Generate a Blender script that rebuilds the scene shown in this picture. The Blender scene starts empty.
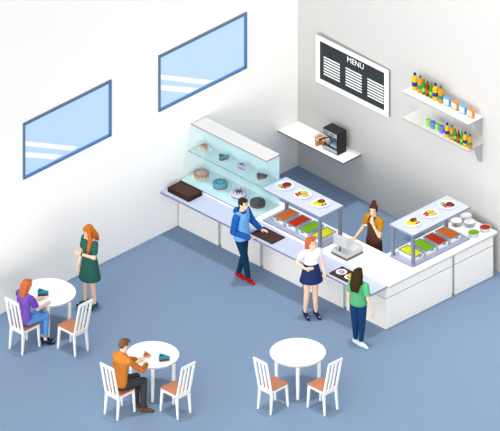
import bpy, bmesh, math, random
from mathutils import Vector, Matrix
random.seed(4)
R = math.radians
PI = math.pi
S = bpy.context.scene
COL = S.collection

# ------------------------------------------------------------------ camera
# dimetric view: 1 m along x or y is 40 px across, 20 px down; 1 m up is 49 px
cam = bpy.data.cameras.new('camera'); cam.type = 'ORTHO'; cam.ortho_scale = 500 / (40 * math.sqrt(2))
cam.clip_start = 0.1; cam.clip_end = 80
co = bpy.data.objects.new('camera', cam); COL.objects.link(co)
d = Vector((-math.cos(R(30)) / math.sqrt(2), math.cos(R(30)) / math.sqrt(2), -0.5))
co.location = Vector((0.6525, -1.8475, 0)) - d * 24
co.rotation_euler = (R(60), 0, R(45))
S.camera = co

# ------------------------------------------------------------------ world: bright even daylight, a little brighter low down and from -y
w = bpy.data.worlds.new('world'); S.world = w; w.use_nodes = True
nt = w.node_tree; nt.nodes.clear()
out = nt.nodes.new('ShaderNodeOutputWorld'); bg = nt.nodes.new('ShaderNodeBackground')
tc = nt.nodes.new('ShaderNodeTexCoord'); sep = nt.nodes.new('ShaderNodeSeparateXYZ')
nt.links.new(tc.outputs['Generated'], sep.inputs[0])
def wmath(op, a, b):
    n = nt.nodes.new('ShaderNodeMath'); n.operation = op
    for i, v in enumerate((a, b)):
        if isinstance(v, (int, float)): n.inputs[i].default_value = v
        else: nt.links.new(v, n.inputs[i])
    return n.outputs[0]
W_BASE, W_LOW, W_X, W_NY = 0.92, 6.0, -0.90, 1.85     # zenith, extra towards the horizon, extra from +x, extra from -y
az = wmath('ABSOLUTE', sep.outputs[2], 0.0)
lo = wmath('SUBTRACT', 1.0, az); lo = wmath('POWER', lo, 7.0)
s1 = wmath('MULTIPLY_ADD', lo, W_LOW); s1.node.inputs[2].default_value = W_BASE
s2 = wmath('MULTIPLY_ADD', sep.outputs[0], W_X); nt.links.new(s1, s2.node.inputs[2])
s3 = wmath('MULTIPLY_ADD', sep.outputs[1], -W_NY); nt.links.new(s2, s3.node.inputs[2])
# the ground beyond the floor is dimmer than the sky
dn = wmath('MULTIPLY_ADD', sep.outputs[2], 8.0); dn.node.inputs[2].default_value = 1.0
dn = wmath('MAXIMUM', wmath('MINIMUM', dn, 1.0), 0.30)
s3 = wmath('MULTIPLY', s3, dn)
nt.links.new(s3, bg.inputs['Strength']); bg.inputs['Color'].default_value = (1.0, 0.985, 0.955, 1)
nt.links.new(bg.outputs[0], out.inputs[0])

# ------------------------------------------------------------------ sun straight overhead
sl = bpy.data.lights.new('sun', 'SUN'); sl.energy = 1.15; sl.angle = R(2.5)
so = bpy.data.objects.new('sun', sl); COL.objects.link(so); so.location = (4, -5, 12)

S.view_settings.view_transform = 'Standard'; S.view_settings.look = 'None'
S.view_settings.exposure = 0.14; S.view_settings.gamma = 1; S.view_settings.use_curve_mapping = False

# ------------------------------------------------------------------ materials
def lin(c):
    c = c / 255
    return c / 12.92 if c <= 0.04045 else ((c + 0.055) / 1.055) ** 2.4
MATS = {}
def mat(name, rgb, k=0.85, rough=0.6, spec=0.08, metal=0.0, noise=0.02, scale=30):
    if name in MATS: return MATS[name]
    m = bpy.data.materials.new(name); m.use_nodes = True
    n = m.node_tree; b = n.nodes['Principled BSDF']
    if sum(rgb) < 715 and name not in ('blue_floor', 'grey_wall_paint'): k *= .86   # the hall is lit a little above 1
    c = [min(0.95, lin(v) * k) for v in rgb]
    b.inputs['Roughness'].default_value = rough; b.inputs['Metallic'].default_value = metal
    b.inputs['Specular IOR Level'].default_value = spec
    t = n.nodes.new('ShaderNodeTexNoise'); t.inputs['Scale'].default_value = scale
    g = n.nodes.new('ShaderNodeTexCoord'); n.links.new(g.outputs['Object'], t.inputs['Vector'])
    mx = n.nodes.new('ShaderNodeMix'); mx.data_type = 'RGBA'
    mx.inputs[6].default_value = (*[v * (1 - noise) for v in c], 1); mx.inputs[7].default_value = (*[min(.97, v * (1 + noise)) for v in c], 1)
    n.links.new(t.outputs['Fac'], mx.inputs[0]); n.links.new(mx.outputs[2], b.inputs['Base Color'])
    MATS[name] = m
    return m
def glass(name, rgb, gloss=0.04, milk=0.0):
    m = bpy.data.materials.new(name); m.use_nodes = True; n = m.node_tree; n.nodes.clear()
    o = n.nodes.new('ShaderNodeOutputMaterial'); t = n.nodes.new('ShaderNodeBsdfTransparent'); g = n.nodes.new('ShaderNodeBsdfGlossy')
    t.inputs[0].default_value = (*rgb, 1); g.inputs[0].default_value = (.9, .97, 1, 1); g.inputs['Roughness'].default_value = 0.1
    mx = n.nodes.new('ShaderNodeMixShader'); mx.inputs[0].default_value = gloss
    n.links.new(t.outputs[0], mx.inputs[1]); n.links.new(g.outputs[0], mx.inputs[2])
    if milk:                                        # a slightly milky, tinted pane
        df = n.nodes.new('ShaderNodeBsdfDiffuse'); df.inputs[0].default_value = (.74, .93, .97, 1); m2 = n.nodes.new('ShaderNodeMixShader'); m2.inputs[0].default_value = milk
        n.links.new(mx.outputs[0], m2.inputs[1]); n.links.new(df.outputs[0], m2.inputs[2]); mx = m2
    n.links.new(mx.outputs[0], o.inputs[0])
    return m

WHITE = mat('white_paint', (255, 255, 255), .92, noise=.005)
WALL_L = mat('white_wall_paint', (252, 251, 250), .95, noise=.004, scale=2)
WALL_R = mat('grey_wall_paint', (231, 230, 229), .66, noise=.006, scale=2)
FLOOR = mat('blue_floor', (142, 168, 200), .675, noise=.006, scale=2)
CAB = mat('cabinet_front', (246, 245, 243), .84, noise=.005)
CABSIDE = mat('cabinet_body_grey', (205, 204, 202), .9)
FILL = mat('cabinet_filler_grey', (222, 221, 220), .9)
LAV = mat('pale_lavender_laminate', (218, 226, 251), .86, noise=.004)
LAVEDGE = mat('slate_lavender_edge', (160, 168, 200), .72)
STEEL = mat('grey_steel', (138, 146, 166), .75, rough=.4)
PANSTEEL = mat('pan_rim_steel', (158, 176, 186), .9, rough=.4)
CHINA = mat('white_china', (250, 250, 250), .92, rough=.3)
CHINAG = mat('pale_china', (244, 247, 248), .95, rough=.3)
TRAY = mat('dark_brown_plastic', (84, 61, 52), .85)
TRAYD = mat('darker_brown_plastic', (62, 43, 36), .85)
WINFRAME = mat('slate_blue_frame', (104, 128, 156), .95)
WINGLASS = mat('sky_blue_glass', (196, 225, 255), 1.08, rough=.25, noise=.02, scale=1.5)
WINSILL = mat('bright_blue_reveal', (92, 160, 232), .95)
SKIN = mat('skin', (250, 205, 175), .88)
SEAT = mat('tan_seat', (206, 138, 106), .85)

# ------------------------------------------------------------------ mesh builder
class MB:
    def __init__(s): s.bm = bmesh.new()
    def _add(s, v, f, M=None):
        vs = [s.bm.verts.new((M @ Vector(p)) if M else p) for p in v]
        for q in f:
            try: s.bm.faces.new([vs[i] for i in q])
            except ValueError: pass
        return s
    def box(s, x0, y0, z0, x1, y1, z1, M=None):
        v = [(x0, y0, z0), (x1, y0, z0), (x1, y1, z0), (x0, y1, z0), (x0, y0, z1), (x1, y0, z1), (x1, y1, z1), (x0, y1, z1)]
        return s._add(v, [(3, 2, 1, 0), (4, 5, 6, 7), (0, 1, 5, 4), (1, 2, 6, 5), (2, 3, 7, 6), (3, 0, 4, 7)], M)
    def prism(s, pts, z0, z1, M=None):               # polygon in xy (counter-clockwise), extruded in z
        n = len(pts)
        v = [(p[0], p[1], z0) for p in pts] + [(p[0], p[1], z1) for p in pts]
        f = [tuple(range(n - 1, -1, -1)), tuple(range(n, 2 * n))] + [(i, (i + 1) % n, n + (i + 1) % n, n + i) for i in range(n)]
        return s._add(v, f, M)
    def lathe(s, prof, seg=32, c=(0, 0, 0), M=None, sy=1):  # prof: (r, z) from bottom to top
        v = []; f = []
        for r, z in prof:
            for i in range(seg):
                a = 2 * PI * i / seg; v.append((c[0] + r * math.cos(a), c[1] + r * sy * math.sin(a), c[2] + z))
        for k in range(len(prof) - 1):
            for i in range(seg):
                j = (i + 1) % seg; f.append((k * seg + i, k * seg + j, (k + 1) * seg + j, (k + 1) * seg + i))
        f.append(tuple(range(seg - 1, -1, -1))); f.append(tuple(range((len(prof) - 1) * seg, len(prof) * seg)))
        return s._add(v, f, M)
    def cone(s, p0, p1, r0, r1, seg=16, flat=None, caps=True):   # round-ended tapered limb; flat=(axis, factor)
        p0 = Vector(p0); p1 = Vector(p1); ax = p1 - p0; L = ax.length
        if L < 1e-6: ax = Vector((0, 0, 1)); L = 1e-6
        ax = ax.normalized()
        t = Vector((0, 0, 1)) if abs(ax.z) < .9 else Vector((0, 1, 0))
        if flat: t = Vector(flat[0])
        b = ax.cross(t)
        if b.length < 1e-4: b = ax.orthogonal()
        b.normalize(); a = b.cross(ax).normalized(); fl = flat[1] if flat else 1
        rings = []
        if caps:
            for k in range(1, 5):
                an = -PI / 2 + k * PI / 10
                rings.append((r0 * math.sin(an), r0 * math.cos(an)))
        rings.append((0, r0)); rings.append((L, r1))
        if caps:
            for k in range(1, 5):
                an = k * PI / 10
                rings.append((L + r1 * math.sin(an), r1 * math.cos(an)))
        v = []; f = []
        for z, r in rings:
            for i in range(seg):
                q = 2 * PI * i / seg
                v.append(tuple(p0 + ax * z + b * (r * math.cos(q)) + a * (r * fl * math.sin(q))))
        n = len(rings)
        for k in range(n - 1):
            for i in range(seg):
                j = (i + 1) % seg; f.append((k * seg + i, k * seg + j, (k + 1) * seg + j, (k + 1) * seg + i))
        f.append(tuple(range(seg - 1, -1, -1))); f.append(tuple(range((n - 1) * seg, n * seg)))
        return s._add(v, f)
    def ell(s, c, r, M=None, seg=16, rows=10):
        prof = []
        for k in range(1, rows):
            a = -PI / 2 + PI * k / rows; prof.append((math.cos(a), math.sin(a)))
        v = []; f = []
        for cr, cz in prof:
            for i in range(seg):
                q = 2 * PI * i / seg; p = Vector((r[0] * cr * math.cos(q), r[1] * cr * math.sin(q), r[2] * cz))
                if M: p = M @ p
                v.append(tuple(Vector(c) + p))
        n = len(prof)
        for k in range(n - 1):
            for i in range(seg):
                j = (i + 1) % seg; f.append((k * seg + i, k * seg + j, (k + 1) * seg + j, (k + 1) * seg + i))
        f.append(tuple(range(seg - 1, -1, -1))); f.append(tuple(range((n - 1) * seg, n * seg)))
        return s._add(v, f)
    def loft(s, st, seg=24):                         # stations: (x, y, z, rx, ry[, yaw])
        v = []; f = []
        for q in st:
            x, y, z, rx, ry = q[:5]; yw = q[5] if len(q) > 5 else 0
            for i in range(seg):
                a = 2 * PI * i / seg; px = rx * math.cos(a); py = ry * math.sin(a)
                v.append((x + px * math.cos(yw) - py * math.sin(yw), y + px * math.sin(yw) + py * math.cos(yw), z))
        n = len(st)
        for k in range(n - 1):
            for i in range(seg):
                j = (i + 1) % seg; f.append((k * seg + i, k * seg + j, (k + 1) * seg + j, (k + 1) * seg + i))
        f.append(tuple(range(seg - 1, -1, -1))); f.append(tuple(range((n - 1) * seg, n * seg)))
        return s._add(v, f)
    def bar(s, p0, p1, wx, wy, wx1=None, wy1=None):  # rectangular leg between two points, x/y aligned
        wx1 = wx1 or wx; wy1 = wy1 or wy; v = []
        for (p, a, b) in ((p0, wx, wy), (p1, wx1, wy1)):
            for sx, sy in ((-1, -1), (1, -1), (1, 1), (-1, 1)): v.append((p[0] + sx * a / 2, p[1] + sy * b / 2, p[2]))
        return s._add(v, [(3, 2, 1, 0), (4, 5, 6, 7), (0, 1, 5, 4), (1, 2, 6, 5), (2, 3, 7, 6), (3, 0, 4, 7)])
    def obj(s, name, m, parent=None, smooth=False, bevel=0, loc=None, angle=40):
        bmesh.ops.recalc_face_normals(s.bm, faces=s.bm.faces)
        me = bpy.data.meshes.new(name); s.bm.to_mesh(me); s.bm.free(); me.materials.append(m)
        o = bpy.data.objects.new(name, me); COL.objects.link(o)
        if parent: o.parent = parent
        if loc: o.location = loc
        if smooth:
            me.shade_smooth()
            try: me.set_sharp_from_angle(angle=R(angle))
            except Exception: pass
        if bevel:
            b = o.modifiers.new('bevel', 'BEVEL'); b.width = bevel; b.segments = 2; b.limit_method = 'ANGLE'
        return o
    def organic(s, name, m, parent=None, voxel=.012, it=4):    # fuse overlapping pieces into one continuous skin
        bmesh.ops.recalc_face_normals(s.bm, faces=s.bm.faces)
        me = bpy.data.meshes.new(name); s.bm.to_mesh(me); s.bm.free()
        o = bpy.data.objects.new(name, me); COL.objects.link(o)
        r = o.modifiers.new('r', 'REMESH'); r.mode = 'VOXEL'; r.voxel_size = voxel
        q = o.modifiers.new('s', 'SMOOTH'); q.iterations = it; q.factor = .5
        bpy.context.view_layer.update()
        dg = bpy.context.evaluated_depsgraph_get()
        me2 = bpy.data.meshes.new_from_object(o.evaluated_get(dg)); o.modifiers.clear(); o.data = me2; me2.name = name
        bpy.data.meshes.remove(me)
        me2.materials.clear(); me2.materials.append(m); me2.shade_smooth()
        if parent: o.parent = parent
        return o

def tag(o, label, cat, group=None, kind=None):
    o['label'] = label; o['category'] = cat
    if group: o['group'] = group
    if kind: o['kind'] = kind
    return o
def thing(name, label, cat, loc=(0, 0, 0), rz=0, group=None):
    o = bpy.data.objects.new(name, None); COL.objects.link(o); o.empty_display_size = .1
    o.location = loc; o.rotation_euler = (0, 0, rz)
    return tag(o, label, cat, group)
def struct(o, label=None):
    o['kind'] = 'structure'
    if label: o['label'] = label
    return o
def dup(o, loc, rz=None, label=None):
    def cp(a, par):
        c = a.copy(); COL.objects.link(c)
        if par: c.parent = par
        for ch in a.children: cp(ch, c)
        return c
    r = cp(o, None); r.location = loc
    if rz is not None: r.rotation_euler = (0, 0, rz)
    if label: r['label'] = label
    return r

# ================================================================== SETTING
struct(MB().prism([(0, -14), (11, -14), (11, .2), (0, .2)], -.12, 0).obj('floor', FLOOR), 'flat blue floor of the cafeteria')
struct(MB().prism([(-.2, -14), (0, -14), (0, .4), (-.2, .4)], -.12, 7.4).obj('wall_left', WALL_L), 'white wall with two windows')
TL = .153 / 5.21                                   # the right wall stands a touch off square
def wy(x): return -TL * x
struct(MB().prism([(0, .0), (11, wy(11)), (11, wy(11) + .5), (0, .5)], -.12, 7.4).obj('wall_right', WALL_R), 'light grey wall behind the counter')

# windows in the left wall
for k, (y0, y1, lab) in enumerate(((-6.88, -4.68, 'wide window nearer the left edge of the hall'), (-3.495, -1.295, 'wide window above the cake display'))):
    z0, z1 = 2.525, 3.67; t = .05
    root = bpy.data.objects.new('window_%d' % (k + 1), None); COL.objects.link(root); root.location = (0, (y0 + y1) / 2, z0)
    struct(root, lab); h = z1 - z0; hw = (y1 - y0) / 2
    f = MB(); f.box(0, -hw, 0, .03, -hw + t * .75, h); f.box(0, hw - t * .75, 0, .03, hw, h); f.box(0, -hw + t * .75, h - t, .03, hw - t * .75, h); f.box(0, -hw + t * .75, 0, .03, hw - t * .75, t * .6)
    f.obj('window_frame', WINFRAME, root)
    g = MB().box(0, -hw + t * .7, t * .5, .012, hw - t * .7, h - t * .8).obj('window_glass', WINGLASS, root)
    r = MB(); r.box(.012, -hw + t * .75, t * .6, .02, hw - t * .75, t * .6 + .035); r.box(.012, hw - t * .75 - .03, t * .6, .02, hw - t * .75, h - t)
    r.obj('window_reveal', WINSILL, root)
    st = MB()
    # two glass reflections painted as pale stripes across the lower left of the glass
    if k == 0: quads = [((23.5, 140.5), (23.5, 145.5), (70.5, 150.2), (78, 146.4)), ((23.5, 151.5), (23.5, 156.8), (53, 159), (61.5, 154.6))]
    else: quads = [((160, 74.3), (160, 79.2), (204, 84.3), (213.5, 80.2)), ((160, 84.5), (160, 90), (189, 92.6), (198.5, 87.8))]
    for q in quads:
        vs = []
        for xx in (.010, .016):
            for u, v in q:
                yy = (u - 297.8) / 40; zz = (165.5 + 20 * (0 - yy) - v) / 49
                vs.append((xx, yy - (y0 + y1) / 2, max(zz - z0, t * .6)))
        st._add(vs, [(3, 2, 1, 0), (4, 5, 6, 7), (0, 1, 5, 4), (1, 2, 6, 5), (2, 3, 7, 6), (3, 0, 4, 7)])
    st.obj('painted_reflection_stripe', mat('painted_reflection_white', (255, 255, 255), .95, noise=.002), root)

# ================================================================== CABINETS AND COUNTER
def cabinet(name, label, poly, fronts_y, fronts_x, cat='cabinet', filler=(None, None)):
    """poly: body outline; fronts_y: (x0, x1) of the panels on y=-3; fronts_x: (y0, y1) of the panels on x=5.2"""
    cx = sum(p[0] for p in poly) / len(poly); cy = sum(p[1] for p in poly) / len(poly)
    t = thing(name, label, cat, (cx, cy, 0), group='counter base cabinets')
    L = lambda x, y: (x - cx, y - cy)
    MB().prism([L(*p) for p in poly], 0, .838).obj('body', CABSIDE, t)
    if fronts_y:
        a, _ = L(fronts_y[0], 0); b, _ = L(fronts_y[1], 0); _, y = L(0, -3.0)
        MB().box(a, y, 0, b, y + .018, .61).obj('door', CAB, t)
        MB().box(a, y, .63, b, y + .018, .838).obj('drawer', CAB, t)
    if fronts_x:
        _, a = L(0, fronts_x[0]); _, b = L(0, fronts_x[1]); x, _ = L(5.2, 0)
        a2 = a + (.018 if fronts_y else 0)
        MB().box(x - .018, a2, 0, x, b, .61).obj('door', CAB, t)
        MB().box(x - .018, a2, .63, x, b, .838).obj('drawer', CAB, t)
    fx, fy = filler
    if fx is not None:
        a, y = L(fx[0], -2.96); b, _ = L(fx[1], 0); MB().box(a, y, .015, b, y + .02, .838).obj('filler_strip', FILL, t)
    if fy is not None:
        x, a = L(5.15, fy[0]); _, b = L(0, fy[1]); MB().box(x - .02, a, .015, x, b, .838).obj('filler_strip', FILL, t)
    return t
xs = [(.03, 1.005), (1.09, 2.055), (2.135, 3.10), (3.175, 4.13)]
labs = ['white base cabinet against the white wall, under the stack of brown trays',
        'white base cabinet just behind the person in the blue hoodie, second from the wall',
        'white base cabinet under the empty brown tray and the first hot food station',
        'white base cabinet directly behind the person in the white blouse and navy skirt']
for (a, b), l in zip(xs, labs):
    cabinet('base_cabinet', l, [(a, -2.982), (b, -2.982), (b, -2.25), (a, -2.25)], (a, b), None, filler=((b + .001, b + .072), None))
cabinet('corner_cabinet', 'white corner cabinet of the counter, beside the person in the green top',
        [(4.22, -2.982), (5.182, -2.982), (5.182, -1.345), (4.46, -1.345), (4.46, -2.25), (4.22, -2.25)], (4.22, 5.2), (-3.0, -1.345), filler=(None, (-1.344, -1.272)))
cabinet('base_cabinet', 'white base cabinet at the far end of the counter under the stacked plates',
        [(4.46, -1.27), (5.182, -1.27), (5.182, -.315), (4.46, -.315)], None, (-1.27, -.315))
w_ = MB().prism([(.005, -2.955), (5.24, -2.955), (5.24, -.26), (4.42, -.26), (4.42, -2.21), (.005, -2.21)], .84, .90).obj('worktop', mat('white_worktop', (255, 255, 255), .93, noise=.003))
tag(w_, 'long white L-shaped worktop running over all the cabinets', 'worktop')
e = MB(); e.box(5.2401, -2.955, .84, 5.246, -.26, .872); e.obj('worktop_edge', mat('worktop_edge_grey', (205, 205, 205), .85), w_)
t = thing('tray_rail', 'pale lavender tray shelf along the customer side of the counter', 'shelf', (2.6, -3.2, .84))
MB().box(-2.6, -.23, .006, 2.6, .24, .03).obj('shelf_board', LAV, t)
e = MB(); e.box(-2.6, -.238, -.006, 2.6, -.2299, .029); e.box(2.6, -.238, -.006, 2.608, .24, .029); e.box(-2.6, -.23, 0, 2.6, .24, .0059); e.obj('edge_strip', LAVEDGE, t)

# ================================================================== GLASS DISPLAY CASE
GL = glass('tinted_cyan_glass', (.955, .993, .998), .015, .02)
GLB = glass('rear_cyan_glass', (.975, .998, 1.0), .01, .45)
GS = glass('shelf_glass', (.945, .975, .98), .02, .06)
CASEF = mat('pale_aqua_board', (214, 236, 240), 1.05, noise=.004)
EDGE = mat('grey_brown_edge', (172, 168, 166), .85)
CW = mat('display_top_white', (243, 243, 243), .70, noise=.004)
cx, cy = .94, -2.6
t = thing('glass_display_case', 'tinted glass cake display case with sloping front and white top', 'display case', (cx, cy, .90))
yb, yt0, yf0 = -2.336 - cy, -2.67 - cy, -2.946 - cy
x0, x1 = .005 - cx, 1.884 - cx
MB().box(x0, yf0, .0, x1, yb, .022).obj('base_panel', CASEF, t)
MB().box(x0, yf0 - .006, .0, x1 + .006, yf0 - .0001, .02).obj('base_trim', EDGE, t)
MB().box(x0, yt0, 1.035, x1, yb, 1.055).obj('top_panel', CW, t)
b_ = MB(); b_.box(x0, yt0 - .008, 1.03, x1 + .008, yt0 - .0001, 1.054); b_.box(x1 + .0001, yt0, 1.03, x1 + .008, yb, 1.054); b_.obj('top_trim', EDGE, t)
Mx = Matrix(((0, 0, 1, 0), (1, 0, 0, 0), (0, 1, 0, 0), (0, 0, 0, 1)))   # (a,b,c) -> x=c, y=a, z=b
MB().prism([(yf0, .022), (yf0 + .008, .022), (yt0 + .008, 1.034), (yt0, 1.034)], x0 + .001, x1 - .009, Mx).obj('front_glass', GL, t)
MB().prism([(yf0, .022), (yb, .022), (yb, 1.034), (yt0, 1.034)], x1 - .008, x1, Mx).obj('side_glass', GL, t)
MB().box(x0 + .001, yb - .008, .022, x1 - .009, yb, 1.034).obj('rear_glass', GLB, t)
ysf = -2.752 - cy
s_ = MB().box(x0 + .001, ysf + .012, .518, x1 - .009, yb - .009, .530).obj('glass_shelf', GS, t)
MB().box(x0 + .001, ysf + .004, .515, x1 - .009, ysf + .0119, .532).obj('shelf_trim', mat('shelf_edge', (148, 166, 172), .85), s_)

# ------------------------------------------------------------------ plates
def plate_mesh(r=.16):
    return MB().lathe([(r * .55, 0), (r * .6, .004), (r * .97, .016), (r, .02), (r * .97, .022), (r * .62, .010), (r * .001, .009)], 40)
PL = {}
def plate(r, loc, label, group, m=CHINA):
    key = (r, m.name)
    if key not in PL:
        o = plate_mesh(r).obj('plate', m, None, True); PL[key] = o.data
    else:
        o = bpy.data.objects.new('plate', PL[key]); COL.objects.link(o)
    o.location = loc
    return tag(o, label, 'plate', group)

# ------------------------------------------------------------------ cakes
def cake(label, loc, body, top, kind, r=.138, h=.10):
    t = thing('cake', label, 'cake', loc, group='whole cakes in the display')
    hl = h * .45
    if kind == 'beige':
        MB().lathe([(r, 0), (r, h * .25), (r * .985, h * .26)], 40).obj('sponge_layer', mat('rose_sponge', (214, 160, 140)), t, True)
        MB().lathe([(r * 1.0, h * .26), (r * 1.01, h * .5), (r, h * .56)], 40).obj('cream_layer', mat('olive_cream', (214, 214, 176)), t, True)
        MB().lathe([(r, h * .56), (r, h * .97), (r * .96, h)], 40).obj('icing', mat('beige_icing', (216, 176, 150)), t, True)
        m = MB()
        for i in range(14):
            a = 2 * PI * i / 14; m.ell((r * .86 * math.cos(a), r * .86 * math.sin(a), h), (.016, .016, .012), None, 8, 6)
            m.box(-.012, 0, -.03, .012, .006, .012, Matrix.Translation((r * 1.0 * math.cos(a + .2), r * 1.0 * math.sin(a + .2), h * .9)) @ Matrix.Rotation(a + .2 + PI / 2, 4, 'Z'))
        m.obj('glaze_drops', mat('rose_glaze', (172, 72, 66)), t, True)
    elif kind == 'teal':
        MB().lathe([(r, 0), (r * 1.01, h * .25), (r, h * .5)], 40).obj('sponge_layer', mat('grey_brown_sponge', (140, 112, 104)), t, True)
        MB().lathe([(r * 1.005, h * .48), (r * 1.02, h * .9), (r * .97, h)], 40).obj('icing', mat('teal_icing', (52, 172, 196)), t, True)
        m = MB(); q = MB()
        for i in range(8):
            a = 2 * PI * i / 8; m.ell((r * .62 * math.cos(a), r * .62 * math.sin(a), h), (.017, .017, .014), None, 8, 6)
            q.ell((r * .8 * math.cos(a + .3), r * .8 * math.sin(a + .3), h), (.008, .008, .007), None, 8, 6)
        m.obj('berries', mat('dark_berry', (62, 50, 74)), t, True); q.obj('cream_dots', mat('pale_cream', (226, 214, 196)), t, True)
        MB().ell((0, 0, h), (.022, .022, .012), None, 12, 6).obj('flower', mat('lilac', (150, 130, 226)), t, True)
    elif kind == 'purple':
        MB().lathe([(r, 0), (r * 1.01, h * .3), (r, h * .42)], 40).obj('sponge_layer', mat('mauve_sponge', (164, 134, 190)), t, True)
        MB().lathe([(r, h * .42), (r * 1.0, h * .62)], 40).obj('cream_layer', mat('white_cream', (240, 236, 244)), t, True)
        MB().lathe([(r, h * .62), (r * 1.0, h * .95), (r * .97, h)], 40).obj('icing', mat('lilac_icing', (226, 216, 242), 1.0), t, True)
        m = MB(); q = MB()
        for i in range(8):
            a = 2 * PI * i / 8 + .2; m.cone((r * .12 * math.cos(a), r * .12 * math.sin(a), h), (r * .55 * math.cos(a), r * .55 * math.sin(a), h), .014, .010, 8)
            q.ell((r * .8 * math.cos(a + .3), r * .8 * math.sin(a + .3), h), (.017, .017, .015), None, 8, 6)
        m.obj('chocolate_star', mat('dark_plum', (58, 34, 66)), t, True); q.obj('nuts', mat('orange_brown_nut', (196, 120, 84)), t, True)
    else:
        MB().lathe([(r, 0), (r * 1.0, h * .18)], 40).obj('biscuit_base', mat('taupe_biscuit', (160, 138, 130)), t, True)
        MB().lathe([(r, h * .18), (r * 1.01, h * .9), (r * .96, h)], 40).obj('icing', mat('black_chocolate', (62, 54, 54)), t, True)
        MB().lathe([(r * 1.012, h * .42), (r * 1.012, h * .50)], 40).obj('filling_line', mat('brown_filling', (112, 88, 78)), t, True)
        m = MB()
        for i in range(10):
            a = 2 * PI * i / 10; m.ell((r * .8 * math.cos(a), r * .8 * math.sin(a), h), (.012, .012, .009), None, 8, 6)
        m.obj('chocolate_buttons', mat('cocoa_button', (92, 74, 70)), t, True)
        MB().ell((0, 0, h), (.014, .014, .01), None, 10, 6).obj('cherry', mat('dull_cherry', (140, 84, 76)), t, True)
    return t
kinds = [('beige', 'round beige layered cake with rose glaze drops in the display case'),
         ('teal', 'round teal iced cake with dark berries in the display case'),
         ('purple', 'round lilac and white cake with a dark chocolate star in the display case'),
         ('black', 'round black chocolate cake at the right end of the display case')]
for i, (k, l) in enumerate(kinds):
    x = .235 + .468 * i
    plate(.165, (x, -2.645, .922), 'wide white plate under the ' + l.split(' in the')[0].split(' at the')[0], 'plates of the whole cakes')
    cake(l, (x, -2.645, .931), None, None, k)

# ------------------------------------------------------------------ cake slices
def wedge(mb, R_, ang, z0, z1, grow=0):
    pts = [(-R_ * .55 - grow, 0)] + [(-R_ * .55 + (R_ + grow) * math.cos(a), (R_ + grow) * math.sin(a)) for a in [(-ang / 2 + ang * i / 8) for i in range(9)]]
    return mb.prism(pts, z0, z1)
def cake_slice(label, loc, rz, kind, s=.19, h=.075, group='cake slices'):
    t = thing('cake_slice', label, 'cake slice', loc, rz, group); an = R(48)
    cols = {'beige': ((222, 206, 158), (226, 170, 146), (200, 110, 98)), 'teal': ((106, 70, 56), (42, 158, 180), (40, 36, 60)),
            'purple': ((170, 138, 196), (206, 184, 228), (60, 34, 66)), 'dark': ((126, 104, 98), (72, 62, 64), (42, 36, 40)),
            'pie': ((232, 196, 150), (214, 138, 96), (190, 40, 40))}[kind]
    wedge(MB(), s, an, 0, h * .55).obj('sponge', mat(kind + '_slice_sponge', cols[0]), t)
    wedge(MB(), s, an, h * .55, h, .004).obj('icing', mat(kind + '_slice_icing', cols[1]), t)
    m = MB()
    for q in ((s * .26, .0), (s * .12, .012), (s * .3, -.03)) if kind in ('beige', 'pie') else ((s * .12, 0), (s * .26, .02)):
        m.ell((q[0], q[1], h + .004), (.016, .016, .012), None, 8, 6)
    m.obj('topping', mat(kind + '_slice_topping', cols[2]), t, True)
    return t
sl_ = [('beige', 'small beige fruit tart slice on the upper glass shelf, nearest the wall', R(150)),
       ('teal', 'teal iced cake slice on the upper glass shelf of the display case', R(230)),
       ('purple', 'lilac cake slice on the upper glass shelf of the display case', R(160)),
       ('dark', 'dark chocolate cake slice at the right end of the upper glass shelf', R(220))]
for i, (k, l, a) in enumerate(sl_):
    x = .20 + .4755 * i
    plate(.12, (x, -2.53, 1.4305), 'small white plate under the ' + l.split(' on the')[0].split(' at the')[0] + ' in the display', 'small plates in the display')
    cake_slice(l, (x, -2.53, 1.4395), a, k, s=.18)

# ================================================================== HOT FOOD STATIONS
def station(label, loc, rz):
    """origin at the centre of the base; long side 1.43 along x, short side .575 along y, front is -y, open corner at (-x,-y)"""
    t = thing('hot_food_station', label, 'food station', loc, rz, 'hot food stations')
    MB().box(-.715, -.2875, .004, .715, .2875, .022).obj('base_board', LAV, t)
    e = MB(); e.box(-.72, -.2925, 0, .72, -.2876, .021); e.box(.7151, -.2875, 0, .72, .2925, .021); e.box(-.72, -.2875, 0, -.7151, .2925, .021); e.box(-.7149, -.2874, 0, .7149, .2925, .0039); e.obj('base_edge', LAVEDGE, t)
    MB().box(-.715, -.2875, .632, .715, .2875, .662).obj('top_shelf', LAV, t)
    e = MB(); e.box(-.72, -.2925, .630, .72, -.2876, .660); e.box(.7151, -.2875, .630, .72, .2925, .660); e.box(-.72, -.2875, .63, -.7151, .2925, .66); e.obj('shelf_edge', LAVEDGE, t)
    return t
def posts(t, pp):
    for x, y in pp: MB().box(x - .027, y - .027, .0221, x + .027, y + .027, .6319).obj('post', STEEL, t, bevel=.004)
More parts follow.
